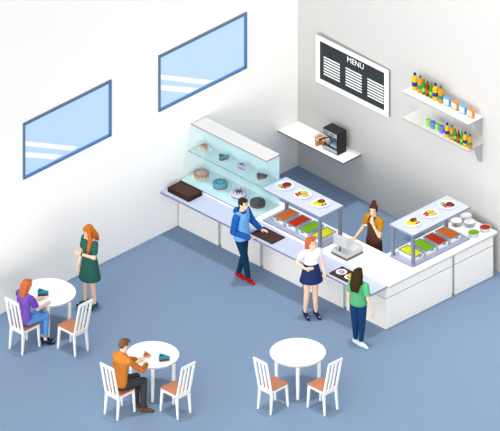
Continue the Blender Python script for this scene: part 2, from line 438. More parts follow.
def pan(loc, rz, label, w=.25, l=.42):
    t = thing('food_pan', label, 'food pan', loc, rz, 'steel food pans'); hw, hl = w / 2, l / 2
    m = MB(); z = .085
    m._add([(-hw + .02, -hl + .02, 0), (hw - .02, -hl + .02, 0), (hw - .02, hl - .02, 0), (-hw + .02, hl - .02, 0),
            (-hw + .006, -hl + .006, z), (hw - .006, -hl + .006, z), (hw - .006, hl - .006, z), (-hw + .006, hl - .006, z)],
           [(3, 2, 1, 0), (4, 5, 6, 7), (0, 1, 5, 4), (1, 2, 6, 5), (2, 3, 7, 6), (3, 0, 4, 7)])
    m.obj('pan_body', mat('white_steel', (236, 240, 244), .9), t)
    m = MB(); a = .020
    m.box(-hw, -hl, z + .001, hw, -hl + a, z + .014); m.box(-hw, hl - a, z + .001, hw, hl, z + .014); m.box(-hw, -hl + a, z + .001, -hw + a, hl - a, z + .014); m.box(hw - a, -hl + a, z + .001, hw, hl - a, z + .014)
    m.obj('pan_rim', PANSTEEL, t)
    m = MB(); m.box(-.035, -hl - .03, z - .012, .035, -hl, z + .0005); m.obj('pan_handle', PANSTEEL, t)
    return t
FOODC = {'orange': (214, 108, 32), 'red': (192, 52, 24), 'green': (124, 188, 24), 'yellow': (232, 230, 16)}
def pan_food(loc, rz, c, label, w=.25, l=.42):
    m = MB(); a = .0205; nx, ny = 8, 14; v = []; f = []
    for j in range(ny + 1):
        for i in range(nx + 1):
            x = -w / 2 + a + (w - 2 * a) * i / nx; y = -l / 2 + a + (l - 2 * a) * j / ny
            edge = i in (0, nx) or j in (0, ny); v.append((x, y, .006 if edge else .009 + random.uniform(-.002, .002)))
    for j in range(ny):
        for i in range(nx): k = j * (nx + 1) + i; f.append((k, k + 1, k + nx + 2, k + nx + 1))
    b = len(v); v += [(-w / 2 + a, -l / 2 + a, .0005), (w / 2 - a, -l / 2 + a, .0005), (w / 2 - a, l / 2 - a, .0005), (-w / 2 + a, l / 2 - a, .0005)]
    f.append((b + 3, b + 2, b + 1, b)); c0, c1, c2, c3 = 0, nx, (ny + 1) * (nx + 1) - 1, ny * (nx + 1)
    f += [tuple([b, b + 1] + list(range(nx, -1, -1))), tuple([b + 2, b + 3] + list(range(c3, c2 + 1))),
          tuple([b + 1, b + 2] + [r * (nx + 1) + nx for r in range(ny, -1, -1)]), tuple([b + 3, b] + [r * (nx + 1) for r in range(ny + 1)])]
    m._add(v, f)
    o = m.obj(c + '_food_filling', mat(c + '_food', FOODC[c], 1.4, noise=.06, scale=60), None); o.location = loc; o.rotation_euler = (0, 0, rz)
    return tag(o, label, 'food', 'food in the steel pans', 'stuff')
st1 = (2.765, -2.6325, .90); station1 = station('long counter food station with lavender shelf, beside the cake display', st1, 0)
posts(station1, [(.675, -.25), (.675, .25), (-.66, .25)])
st2 = (4.81, -1.51, .90); station2 = station('lavender shelved food station on the short arm of the counter, beside the stacked plates', st2, R(90))
posts(station2, [(-.665, -.25), (-.665, .25), (.665, .25)])
order = ['orange', 'red', 'green', 'yellow']
for i, c in enumerate(order):
    x = 2.335 + .307 * i
    pan((x, -2.62, .9222), 0, 'steel pan of %s food in the station beside the cake display' % c)
    pan_food((x, -2.62, .9222 + .0855), 0, c, 'smooth %s food filling a pan in the station beside the cake display' % c)
    y = -.878 - .307 * i - .167
    pan((4.80, y, .9222), R(90), 'steel pan of %s food in the station beside the stacked plates' % c)
    pan_food((4.80, y, .9222 + .0855), R(90), c, 'smooth %s food filling a pan in the station beside the stacked plates' % c)

# ------------------------------------------------------------------ meals on the shelves
def lump(name, c, r, m, label, cat, rz=0, group=None, wob=.12):
    mb = MB(); mb.ell((0, 0, 0), r, None, 16, 8)
    for v in mb.bm.verts:
        a = math.atan2(v.co.y, v.co.x); k = 1 + wob * math.sin(3 * a + c[0] * 7) + wob * .5 * math.sin(5 * a)
        v.co.x *= k; v.co.y *= k
        if v.co.z < 0: v.co.z *= .35
    o = mb.obj(name, m, None, True, loc=c); o.rotation_euler = (0, 0, rz); o.scale = (1.16, 1.16, 1.05)
    return tag(o, label, cat, group)
def disc(name, c, r, h, m, label, cat, tilt=(0, 0), group=None):
    o = MB().lathe([(r * .96, 0), (r, h * .3), (r, h * .8), (r * .94, h)], 20).obj(name, m, None, True, loc=c); o.rotation_euler = (tilt[0], tilt[1], 0)
    return tag(o, label, cat, group)
STEAK = mat('browned_steak', (132, 44, 26), .85, noise=.15, scale=25); LET = mat('lettuce', (136, 206, 104), .9, noise=.1, scale=30)
TOM = mat('tomato', (204, 50, 50), .85); POT = mat('golden_fries', (220, 180, 116), .85); YG = mat('yellow_green_salad', (204, 206, 60), .85, noise=.08)
YEL = mat('yellow_omelette', (226, 222, 50), .85); PALEG = mat('pale_cucumber', (176, 214, 172), .88); GREY = mat('pale_grey_sauce', (186, 178, 178), .88)
def left_to_right(pts):
    names = {2: ['left', 'right'], 3: ['left', 'middle', 'right'], 4: ['leftmost', 'second from left', 'second from right', 'rightmost']}[len(pts)]
    rank = sorted(range(len(pts)), key=lambda i: pts[i][0] + pts[i][1])
    return [names[rank.index(i)] for i in range(len(pts))]
def meal(loc, rz, kind, where):
    cx, cy, z = loc; z += .0085
    def P(dx, dy, dz=0):
        dx *= 1.1; dy *= 1.1
        return (cx + dx * math.cos(rz) - dy * math.sin(rz), cy + dx * math.sin(rz) + dy * math.cos(rz), z + dz)
    plate(.16, loc, 'white dinner plate with %s, %s' % ({'A': 'steak and lettuce', 'B': 'golden fries and tomato', 'C': 'steak on yellow omelette'}[kind], where), 'served meals on the shelves')
    if kind == 'A':
        lump('steak', P(.025, .03, .018), (.075, .052, .034), STEAK, 'browned steak on the plate with lettuce, ' + where, 'steak', rz + .3)
        lump('lettuce_leaf', P(-.085, -.03, .012), (.038, .05, .026), LET, 'green lettuce leaf beside the steak, ' + where, 'lettuce', rz)
        lump('grey_sauce', P(.05, -.045, .006), (.055, .028, .012), GREY, 'pale sauce in front of the steak and lettuce, ' + where, 'sauce', rz + .7)
        tp = ((-.03, -.07), (.02, -.075), (-.005, -.04)); tn = left_to_right([P(*q) for q in tp])
        for k, (a, b) in enumerate(tp):
            disc('tomato_slice', P(a, b, .012), .02, .01, TOM, tn[k] + ' red tomato slice by steak and lettuce, ' + where, 'tomato', (.2, .1), 'tomato slices by the lettuce, ' + where)
    elif kind == 'B':
        lump('yellow_salad', P(.0, .05, .014), (.075, .04, .03), YG, 'yellow green salad behind the fries, ' + where, 'salad', rz)
        lump('golden_fries', P(.06, -.035, .014), (.05, .04, .026), POT, 'golden fries at the side of the plate, ' + where, 'fries', rz)
        lump('cucumber', P(-.03, -.05, .01), (.03, .024, .018), PALEG, 'pale green cucumber beside the fries, ' + where, 'cucumber', rz)
        tp = ((-.06, .03), (-.10, -.01), (-.07, -.055), (-.045, -.012)); tn = left_to_right([P(*q) for q in tp])
        for k, (a, b) in enumerate(tp):
            disc('tomato_slice', P(a, b, .014), .024, .012, TOM, tn[k] + ' red tomato slice by the fries, ' + where, 'tomato', (.25, -.1), 'tomato slices by the fries, ' + where)
    else:
        lump('omelette', P(-.03, -.015, .008), (.088, .07, .02), YEL, 'flat yellow omelette under the steak, ' + where, 'omelette', rz)
        lump('steak', P(.015, .035, .034), (.062, .042, .028), STEAK, 'browned steak lying on the yellow omelette, ' + where, 'steak', rz + .4)
        lump('lettuce_sprig', P(.035, .01, .056), (.014, .012, .01), mat('herb_green', (70, 150, 50)), 'tiny green sprig on the omelette plate steak, ' + where, 'herb', rz)
        lump('cucumber', P(.085, .0, .01), (.026, .026, .016), PALEG, 'pale green cucumber beside the omelette, ' + where, 'cucumber', rz)
        tp = ((.055, -.06), (.1, -.035)); tn = left_to_right([P(*q) for q in tp])
        for k, (a, b) in enumerate(tp):
            disc('tomato_slice', P(a, b, .01), .02, .01, TOM, tn[k] + ' red tomato slice by the omelette, ' + where, 'tomato', (.2, .1), 'tomato slices by the omelette, ' + where)
zs = .90 + .6625
for i, k in enumerate('ABC'):
    meal((2.28 + .437 * i, -2.60, zs), R(35), k, 'on the shelf beside the cake display')
    meal((4.79, -1.045 - .436 * i, zs), R(0) if k == 'A' else R(60), k, 'on the shelf beside the stacked plates')

# ------------------------------------------------------------------ stacked plates and sauce bowls
for (x, y, where, n) in ((4.57, -.605, 'in the stack nearest the food shelf', 5), (4.76, -.465, 'in the stack nearest the sauce bowls', 5), (4.57, -.36, 'in the stack nearest the grey wall', 5)):
    for k in range(n):
        o = bpy.data.objects.new('side_plate', None) if False else None
        key = 'SP'
        if key not in PL:
            o = MB().lathe([(.055, 0), (.06, .003), (.088, .013), (.1, .0195), (.098, .021), (.085, .0165), (.058, .006), (.001, .005)], 36).obj('side_plate', CHINAG, None, True); PL[key] = o.data
        else:
            o = bpy.data.objects.new('side_plate', PL[key]); COL.objects.link(o)
        o.location = (x, y, .9005 + .0185 * k)
        pos = ['bottom', 'second from the bottom', 'middle', 'second from the top', 'topmost'][k]
        tag(o, 'white side plate, %s %s' % (pos, where), 'plate', 'stacked side plates')
def bowl(loc, c, cl, label):
    t = thing('sauce_bowl', label, 'bowl', loc, group='sauce bowls')
    MB().lathe([(.05, 0), (.075, .02), (.096, .055), (.104, .068), (.104, .074), (.098, .074), (.092, .062), (.001, .06)], 36).obj('bowl', mat('bowl_white', (214, 224, 226), .9), t, True)
    o = MB().lathe([(.094, .0625), (.095, .069), (.06, .0715), (.001, .072)], 36).obj(cl + '_sauce', c, None, True, loc=loc)
    tag(o, '%s sauce filling the %s' % (cl, 'bowl at the outer corner of the counter' if cl == 'red' else 'bowl beside the stacked plates'), 'sauce', None, 'stuff')
bowl((5.055, -.655, .9002), mat('green_sauce', (118, 186, 28)), 'green', 'white bowl of green sauce beside the stacked plates')
bowl((5.07, -.385, .9002), mat('red_sauce', (192, 50, 24)), 'red', 'white bowl of red sauce at the far end of the counter')

# ================================================================== TRAYS
def tray(loc, label, rz=0, group='brown serving trays'):
    t = thing('serving_tray', label, 'tray', loc, rz, group)
    MB().box(-.255, -.155, 0, .255, .155, .006).obj('tray_base', TRAY, t)
    m = MB(); m.box(-.265, -.165, 0, .265, -.1551, .018); m.box(-.265, .1551, 0, .265, .165, .018); m.box(-.265, -.155, 0, -.2551, .155, .018); m.box(.2551, -.155, 0, .265, .155, .018)
    m.obj('tray_rim', TRAYD, t); return t
names = ['bottom', 'second from the bottom', 'middle', 'second from the top', 'topmost']
for k in range(5):
    tray((.36, -3.185, .8702 + .0181 * k), 'brown serving tray, %s of the stack at the wall end' % names[k], group='stacked brown trays')
tray((2.455, -3.20, .8702), 'empty brown tray held by the person in the blue hoodie')
tray((4.425, -3.215, .8702), 'brown tray with two plates beside the person in green')
plate(.1, (4.30, -3.21, .8764), 'small plate with a purple pastry on the customer tray', 'plates on the customer tray')
plate(.1, (4.53, -3.225, .8764), 'small plate with a golden burger on the customer tray', 'plates on the customer tray')
o = MB(); 
for i in range(9):
    a = R(-60 + i * 34); o.ell((.045 * math.cos(a), .04 * math.sin(a), .012), (.02, .018, .014), None, 10, 6)
o = o.organic('purple_pastry', mat('purple_pastry', (186, 148, 200), .85, noise=.1), None, .008, 2); o.location = (4.30, -3.21, .887); tag(o, 'purple ring pastry on the customer tray', 'pastry')
t = thing('burger', 'golden burger on the customer tray beside the purple pastry', 'burger', (4.53, -3.225, .8852))
MB().lathe([(.05, 0), (.056, .008), (.054, .016)], 24).obj('lower_bun', mat('golden_bun', (226, 180, 100)), t, True)
MB().lathe([(.06, .016), (.062, .022), (.058, .026)], 24).obj('patty', mat('brown_patty', (150, 96, 50)), t, True)
MB().lathe([(.057, .026), (.054, .042), (.036, .056), (.001, .062)], 24).obj('upper_bun', mat('golden_bun', (226, 180, 100)), t, True)

# ================================================================== CASH REGISTER
t = thing('cash_register', 'grey cash register with customer screen on the worktop', 'cash register', (3.92, -2.685, .9))
RG = mat('register_grey', (212, 214, 216), .86); RD = mat('register_dark_base', (112, 114, 118), .9)
MB().box(-.195, -.205, 0, .195, .205, .048).obj('drawer_base', RD, t, bevel=.004)
m = MB(); m.prism([(-.205, .0485), (.205, .0485), (.205, .16), (.17, .165), (-.05, .105), (-.205, .10)], -.195, .195, Mx); m.obj('housing', RG, t, bevel=.006)
m = MB()
for i in range(5):
    for j in range(4):
        x = .02 + i * .03; y = .0 + j * .035; z = .119 + (y) * .2727
        m.box(x, y, z - .004, x + .022, y + .026, z + .01)
m.obj('keypad', mat('key_white', (240, 240, 240)), t)
m = MB(); m.prism([(-.19, .1), (-.05, .1065), (-.05, .1075), (-.19, .1015)], -.1, .19, Mx); m.obj('front_ledge', mat('ledge_grey', (196, 198, 200)), t)
MB().cone((-.03, -.16, .10), (-.03, -.135, .22), .016, .016, 12).obj('stand', mat('stand_dark', (96, 98, 102)), t, True)
m = MB().box(-.20, -.15, .185, .15, -.115, .40).obj('screen', mat('screen_shell', (206, 208, 210), .88), t, bevel=.006)
MB().box(-.185, -.154, .20, .135, -.1501, .385).obj('display', mat('display_grey', (216, 218, 220), .88), m)

# ================================================================== WALL SHELF WITH COFFEE MACHINE
xe = 1.635
o = MB().prism([(.002, -.50), (xe, -.50), (xe, wy(xe) - .001), (.002, -.002)], .905, .922).obj('wall_counter', mat('wall_counter_white', (255, 255, 255), .93, noise=.003))
tag(o, 'white shelf fixed in the room corner carrying the coffee machine', 'shelf')
MB().prism([(.002, -.506), (xe + .006, -.506), (xe + .006, wy(xe)), (xe + .0002, wy(xe)), (xe + .0002, -.5002), (.002, -.5002)], .900, .921).obj('edge_band', mat('dark_edge_band', (116, 116, 120), .85), o)
BLK = mat('black_plastic', (54, 56, 60), .85, rough=.5)
t = thing('coffee_machine', 'black espresso machine on the white corner shelf', 'coffee machine', (1.02, -.386, .9222))
MB().box(0, 0, 0, .365, .22, .10).obj('base', BLK, t, bevel=.004)
MB().box(.0, .15, .1001, .3349, .22, .3049).obj('back_panel', mat('smoky_blue_panel', (132, 150, 166)), t)
MB().box(.335, .0, .1001, .365, .22, .3049).obj('side_panel', BLK, t)
MB().box(0, 0, .305, .365, .22, .44).obj('head', BLK, t, bevel=.005)
m = MB().box(.02, -.008, .332, .345, -.0001, .41).obj('control_panel', mat('panel_silver', (206, 210, 214)), t)
for k in range(8):
    x = .04 + .028 * k + (.03 if k > 3 else 0)
    MB().box(x, -.013, .345, x + .012, -.0081, .398).obj('button', mat('button_grey', (128, 132, 138)), m)
m = MB(); m.cone((.12, .07, .27), (.12, .07, .304), .035, .04, 16, caps=False); m.obj('group_head', BLK, t, True)
m = MB(); m.cone((.12, .07, .255), (.12, .07, .268), .034, .034, 16, caps=False); m.cone((.11, .05, .262), (.03, -.12, .245), .013, .016, 10); m.obj('portafilter', BLK, t, True)
m = MB(); m.cone((.26, .07, .26), (.26, .07, .304), .02, .03, 16, caps=False); m.obj('nozzle', BLK, t, True)
MB().box(.02, .01, .1001, .33, .14, .108).obj('drip_grille', mat('grille_black', (70, 74, 78)), t)
MB().box(.16, .02, .109, .31, .13, .16).obj('water_tray', mat('pale_blue_tray', (176, 208, 238), .88), t)
MB().lathe([(.03, .1085), (.04, .15), (.042, .152)], 20, (.075, .06, 0)).obj('milk_cup', mat('cup_white', (226, 230, 234)), t, True)
m = MB().box(.02, -.006, .02, .345, -.0001, .085).obj('drawer', mat('drawer_silver', (216, 220, 224)), t)
cl = [(.78, -.31), (.87, -.31), (.78, -.23), (.87, -.39), (.95, -.30), (.87, -.22)]
cn = ['outermost on the left', 'second from the left', 'at the back left', 'at the front', 'touching the coffee machine', 'at the back right']
c0 = None
for k, ((x, y), q) in enumerate(zip(cl, cn)):
    lb = 'orange paper cup with pale rim beside the coffee machine, ' + q
    if c0 is None:
        c0 = thing('paper_cup', lb, 'cup', (x, y, .9222), group='orange paper cups')
        MB().lathe([(.028, 0), (.036, .10), (.036, .102)], 20).obj('cup_body', mat('orange_cup', (222, 152, 98)), c0, True)
        MB().lathe([(.0395, .102), (.0395, .122), (.034, .128), (.001, .128)], 20).obj('cup_rim', mat('pale_cup_lid', (240, 206, 176)), c0, True)
    else: dup(c0, (x, y, .9222), label=lb)

# ================================================================== MENU BOARD
mx0, mx1, mz0, mz1 = .58, 2.39, 2.008, 2.963; yf = -.13; wd = mx1 - mx0; hg = mz1 - mz0
t = thing('menu_board', 'white framed dark menu board hanging on the grey wall', 'menu board', (mx0, yf, mz0))
# back box reaching the wall, side faces grey
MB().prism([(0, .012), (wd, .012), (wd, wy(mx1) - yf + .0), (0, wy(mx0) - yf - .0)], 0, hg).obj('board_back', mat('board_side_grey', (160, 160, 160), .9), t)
fr = MB(); b = .098; bt = .085
fr.box(0, 0, 0, b, .0119, hg); fr.box(wd - b, 0, 0, wd, .0119, hg); fr.box(b, 0, 0, wd - b, .0119, b); fr.box(b, 0, hg - bt, wd - b, .0119, hg)
fr.obj('board_frame', mat('board_frame_white', (255, 255, 255), .93), t)
MB().box(b, .006, b, wd - b, .0118, hg - bt).obj('chalk_panel', mat('charcoal_panel', (62, 70, 74), .72), t)
WT = mat('chalk_white', (255, 255, 255), .92, noise=.002)
for k in range(3):
    xa = (323.6 - 297.8) / 40 + .13 - mx0 + k * .5465; m = MB()
    for j in range(7):
        zt = (165.5 + 20 * (xa + mx0 + .13) - (56.3 + 21.86 * k)) / 49 - mz0 - .057 * j
        zt = (165.5 + 20 * ((323.6 - 297.8) / 40 + .26) - 56.3) / 49 - mz0 - .0568 * j - (.0 * k)
        m.box(xa, .003, zt - .027, xa + .402, .0059, zt)
    m.obj('price_list', WT, t)
cu = bpy.data.curves.new('menu_text', 'FONT'); cu.body = 'MENU'; cu.size = .155; cu.extrude = .0015; cu.align_x = 'CENTER'; cu.align_y = 'CENTER'
tmp = bpy.data.objects.new('tmp', cu); COL.objects.link(tmp); bpy.context.view_layer.update()
me = bpy.data.meshes.new_from_object(tmp.evaluated_get(bpy.context.evaluated_depsgraph_get())); bpy.data.objects.remove(tmp)
me.materials.clear(); me.materials.append(WT)
to = bpy.data.objects.new('menu_text', me); COL.objects.link(to); to.parent = t
tx = (355.3 - 297.8) / 40 + .13; tz = (165.5 + 20 * (tx + .13) - 63.4) / 49
to.rotation_euler = (R(90), 0, 0); to.location = (tx - mx0, .0042, tz - mz0)

# ================================================================== WALL SHELVES
BR = mat('bracket_grey', (188, 188, 190), .85)
SHX0, SHX1, SHY0, SHY1 = 3.12, 4.775, -.51, -.13
def wall_shelf(z, label):
    t = thing('wall_shelf', label, 'shelf', (SHX0, SHY1, z), group='white wall shelves'); L = SHX1 - SHX0; D = SHY0 - SHY1
    o = MB().prism([(0, D), (L, D), (L, wy(SHX1) - SHY1 - .0), (0, wy(SHX0) - SHY1)], -.022, 0).obj('shelf_board', mat('shelf_white', (246, 246, 246), .9, noise=.004), t)
    m = MB(); m.box(0, D - .005, -.03, L + .005, D - .0001, -.001); m.box(L + .0001, D, -.03, L + .005, 0, -.001); m.obj('front_edge', BR, t)
    for x in (.06, L - .035):
        yw = wy(SHX0 + x) - SHY1
        m = MB(); pts = [(yw, -.031), (yw - .22, -.031), (yw - .17, -.13), (yw - .13, -.26), (yw - .09, -.34), (yw - .05, -.375), (yw, -.375)]
        if x < .5: pts = [(yw, -.031), (yw - .20, -.031), (yw - .17, -.11), (yw - .15, -.20), (yw - .10, -.29), (yw - .05, -.33), (yw, -.33)]
        m.prism(pts[::-1], x - .014, x + .014, Mx).obj('bracket', BR, t)
    return t
wall_shelf(3.0, 'upper white wall shelf with bottles and small boxes')
wall_shelf(2.46, 'lower white wall shelf with cups and bottles')
def plastic_bottle(loc, label, body, band, cap, s=1):
    t = thing('drink_bottle', label, 'bottle', loc, group='bottles on the wall shelves'); t.scale = (s, s, s)
    MB().lathe([(.044, 0), (.052, .01), (.052, .235), (.044, .255), (.022, .275), (.02, .29)], 24).obj('bottle_body', mat(body + '_bottle', {'yellow': (236, 188, 28), 'orange': (240, 144, 34)}[body], .9), t, True)
    MB().lathe([(.0524, .085), (.0526, .088), (.0526, .165), (.0524, .168)], 24).obj('bottle_label', mat(band + '_band', {'blue': (34, 66, 146), 'teal': (62, 142, 116)}[band], .9), t, True)
    MB().ell((0, 0, .315), (.027, .027, .032), None, 14, 8).obj('bottle_cap', mat(cap + '_cap', {'navy': (26, 52, 130), 'green': (36, 130, 96)}[cap], .9), t, True)
    return t
def glass_bottle(loc, label, c, dab):
    t = thing('glass_bottle', label, 'bottle', loc, group='bottles on the wall shelves')
    cc = {'green': (58, 150, 34), 'brown': (140, 62, 18)}[c]
    MB().lathe([(.035, 0), (.041, .01), (.041, .15), (.036, .19), (.02, .25), (.016, .30), (.001, .302)], 24).obj('bottle_body', mat(c + '_glass_bottle', cc, .9, rough=.3), t, True)
    MB().lathe([(.0414, .07), (.0416, .1), (.0414, .14)], 24).obj('bottle_label', mat(dab + '_label', {'lime': (140, 214, 60), 'coral': (214, 84, 76)}[dab], .9), t, True)
    return t
def bottle_row(x0, pitch, y, z, where, s=1):
    seq = ['Y', 'O', 'G', 'B', 'G', 'Y', 'O']
    for i, k in enumerate(seq):
        x = x0 + pitch[i]; end = 'at the left end' if i < 3 else 'at the right end'
        if k == 'Y': plastic_bottle((x, y, z), 'yellow bottle with blue band, %s of the row, %s wall shelf' % (end, where), 'yellow', 'blue', 'navy', s)
        elif k == 'O': plastic_bottle((x, y, z), 'orange bottle with teal band, %s of the row, %s wall shelf' % (end, where), 'orange', 'teal', 'green', s)
        elif k == 'G':
            g = glass_bottle((x, y, z), 'green glass bottle %s of the brown bottle on the %s shelf' % ('left' if i < 3 else 'right', where), 'green', 'lime'); g.scale = (s, s, s)
        else:
            g = glass_bottle((x, y, z), 'brown glass bottle with coral label on the %s shelf' % where, 'brown', 'coral'); g.scale = (s, s, s)
bottle_row(3.235, [0, .134, .230, .318, .415, .515, .650], -.31, 3.0005, 'upper')
bottle_row(4.165, [0, .118, .202, .284, .368, .452, .568], -.43, 2.4605, 'lower', .84)
def small_box(loc, label, c):
    t = thing('small_box', label, 'box', loc, group='small boxes on the upper shelf')
    MB().box(-.075, -.03, 0, .075, .03, .155).obj('carton', mat(c + '_carton', {'blue': (110, 180, 240), 'orange': (240, 150, 70)}[c], .9), t, bevel=.003)
    MB().box(-.055, -.033, .068, .055, -.0301, .13).obj('carton_window', WT, t)
    MB().box(-.055, -.033, .028, .055, -.0301, .05).obj('carton_text_strip', mat('strip_pale', (236, 226, 220)), t)
for i, (c, q) in enumerate((('blue', 'next to the bottles'), ('orange', 'between the two blue boxes'), ('blue', 'between the two orange boxes'), ('orange', 'at the right end of the shelf'))):
    small_box((4.04 + .196 * i, -.305, 3.0005), '%s box with white front %s, upper wall shelf' % (c, q), c)
for i, (c, q) in enumerate((('green', 'outermost on the left'), ('blue', 'between the two green cups'), ('green', 'between the two blue cups'), ('blue', 'next to the yellow bottle'))):
    t = thing('shelf_cup', '%s cup %s on the lower wall shelf' % (c if c == 'green' else 'violet blue', q), 'cup', (3.655 + .110 * i, -.385, 2.4605), group='cups on the lower shelf')
    MB().lathe([(.042, 0), (.047, .01), (.047, .13), (.044, .132), (.043, .12), (.001, .118)], 20).obj('cup_body', mat(c + '_shelf_cup', {'green': (160, 228, 104), 'blue': (130, 140, 236)}[c], .92), t, True)
    MB().lathe([(.0478, .045), (.048, .05), (.048, .09), (.0478, .095)], 20).obj('cup_band', mat(c + '_shelf_cup_band', {'green': (140, 212, 84), 'blue': (112, 122, 224)}[c], .92), t, True)

# ================================================================== TABLES AND CHAIRS
FURN = mat('furniture_white', (255, 255, 255), .80, noise=.004); FURNG = mat('table_underside', (204, 206, 210), .8)
def table(loc, r, label):
    t = thing('round_table', label, 'table', (loc[0], loc[1], 0), group='round white cafe tables')
    MB().lathe([(r * .99, .741), (r, .743), (r, .750), (r * .995, .752)], 72).obj('tabletop', mat('tabletop_white', (255, 255, 255), .93, noise=.003), t, True, angle=30)
    MB().lathe([(r * .97, .706), (r * .992, .712), (r * .995, .7409)], 72).obj('table_rim', FURNG, t, True)
    for a in (45, 135, 225, 315):
        x, y = .375 * math.cos(R(a)), .375 * math.sin(R(a))
        MB().lathe([(.026, 0), (.034, .35), (.034, .7059)], 20, (x, y, 0)).obj('leg', FURN, t, True)
    return t
T1, T2, T3 = (.96, -7.20), (3.825, -7.455), (5.58, -5.58)
table(T3, .495, 'empty round white table at the bottom centre of the hall')
table(T1, .49, 'round white table with one teal cake slice, near the white wall')
table(T2, .47, 'round white table with two plates where the person in orange sits')
def chair(loc, rz, label):
    t = thing('dining_chair', label, 'chair', (loc[0], loc[1], 0), rz, 'white chairs with tan seats')
    h = .172
    m = MB().box(-h, -.165, .462, h, .21, .488).obj('seat', SEAT, t, bevel=.008)
    m = MB(); m.box(-h + .006, -.165, .415, h - .006, .198, .4619); m.obj('seat_frame', FURN, t, bevel=.003)
    for sx in (-1, 1):
        m = MB(); m.bar((sx * .158, .205, 0), (sx * .148, .178, .4149), .03, .03, .044, .044); m.obj('leg', FURN, t, bevel=.004)
        m = MB(); m.bar((sx * .158, -.225, 0), (sx * .150, -.19, .40), .03, .03, .046, .046); m.obj('leg', FURN, t, bevel=.004)
    # leaning back with three slots
    def at(z): return -.178 - (z - .39) * .20
    bk = MB()
    def lean(x0, x1, z0, z1, th=.026, mb=bk):
        v = [(x0, at(z0) - th, z0), (x1, at(z0) - th, z0), (x1, at(z0), z0), (x0, at(z0), z0), (x0, at(z1) - th, z1), (x1, at(z1) - th, z1), (x1, at(z1), z1), (x0, at(z1), z1)]
        mb._add(v, [(3, 2, 1, 0), (4, 5, 6, 7), (0, 1, 5, 4), (1, 2, 6, 5), (2, 3, 7, 6), (3, 0, 4, 7)])
    lean(-h, -h + .05, .39, 1.10); lean(h - .05, h, .39, 1.10)
    bo = bk.obj('back_frame', FURN, t, bevel=.004)
    r_ = MB(); lean(-h + .05, h - .05, 1.04, 1.10, mb=r_); r_.obj('top_rail', FURN, t)
    r_ = MB(); lean(-h + .05, h - .05, .39, .475, mb=r_); r_.obj('lower_rail', FURN, t)
    for xc in (-.045, .045):
        r_ = MB(); lean(xc - .019, xc + .019, .475, 1.04, .02, mb=r_); r_.obj('back_slat', FURN, t)
    return t
c0 = chair((5.74, -6.35), 0, 'empty white chair with tan seat, left one at the empty table')
dup(c0, (6.37, -5.76, 0), R(90), 'empty white chair with tan seat, right one at the empty table')
dup(c0, (3.96, -8.40, 0), 0, 'white chair under the person in the orange sweater')
dup(c0, (4.625, -7.69, 0), R(90), 'empty white chair opposite the person in the orange sweater')
dup(c0, (1.135, -7.955, 0), 0, 'white chair under the person in the purple top')
dup(c0, (1.78, -7.41, 0), R(90), 'empty white chair opposite the person in the purple top')
# on the tables
plate(.125, (1.0, -7.36, .7523), 'white plate under the teal slice on the table by the wall', 'plates on the tables')
cake_slice('teal iced cake slice on the table of the person in purple', (.985, -7.365, .7613), R(215), 'teal', s=.19, h=.095)
plate(.125, (4.13, -7.47, .7523), 'white plate under the teal slice on the table of the person in orange', 'plates on the tables')
cake_slice('teal iced cake slice on the table of the person in orange', (4.125, -7.475, .7613), R(215), 'teal', s=.19, h=.095)
plate(.12, (3.79, -7.585, .7523), 'white plate with a fruit pie slice in front of the person in orange', 'plates on the tables')
cake_slice('fruit pie slice between the hands of the person in orange', (3.79, -7.585, .7613), R(-30), 'pie', s=.17, h=.05)
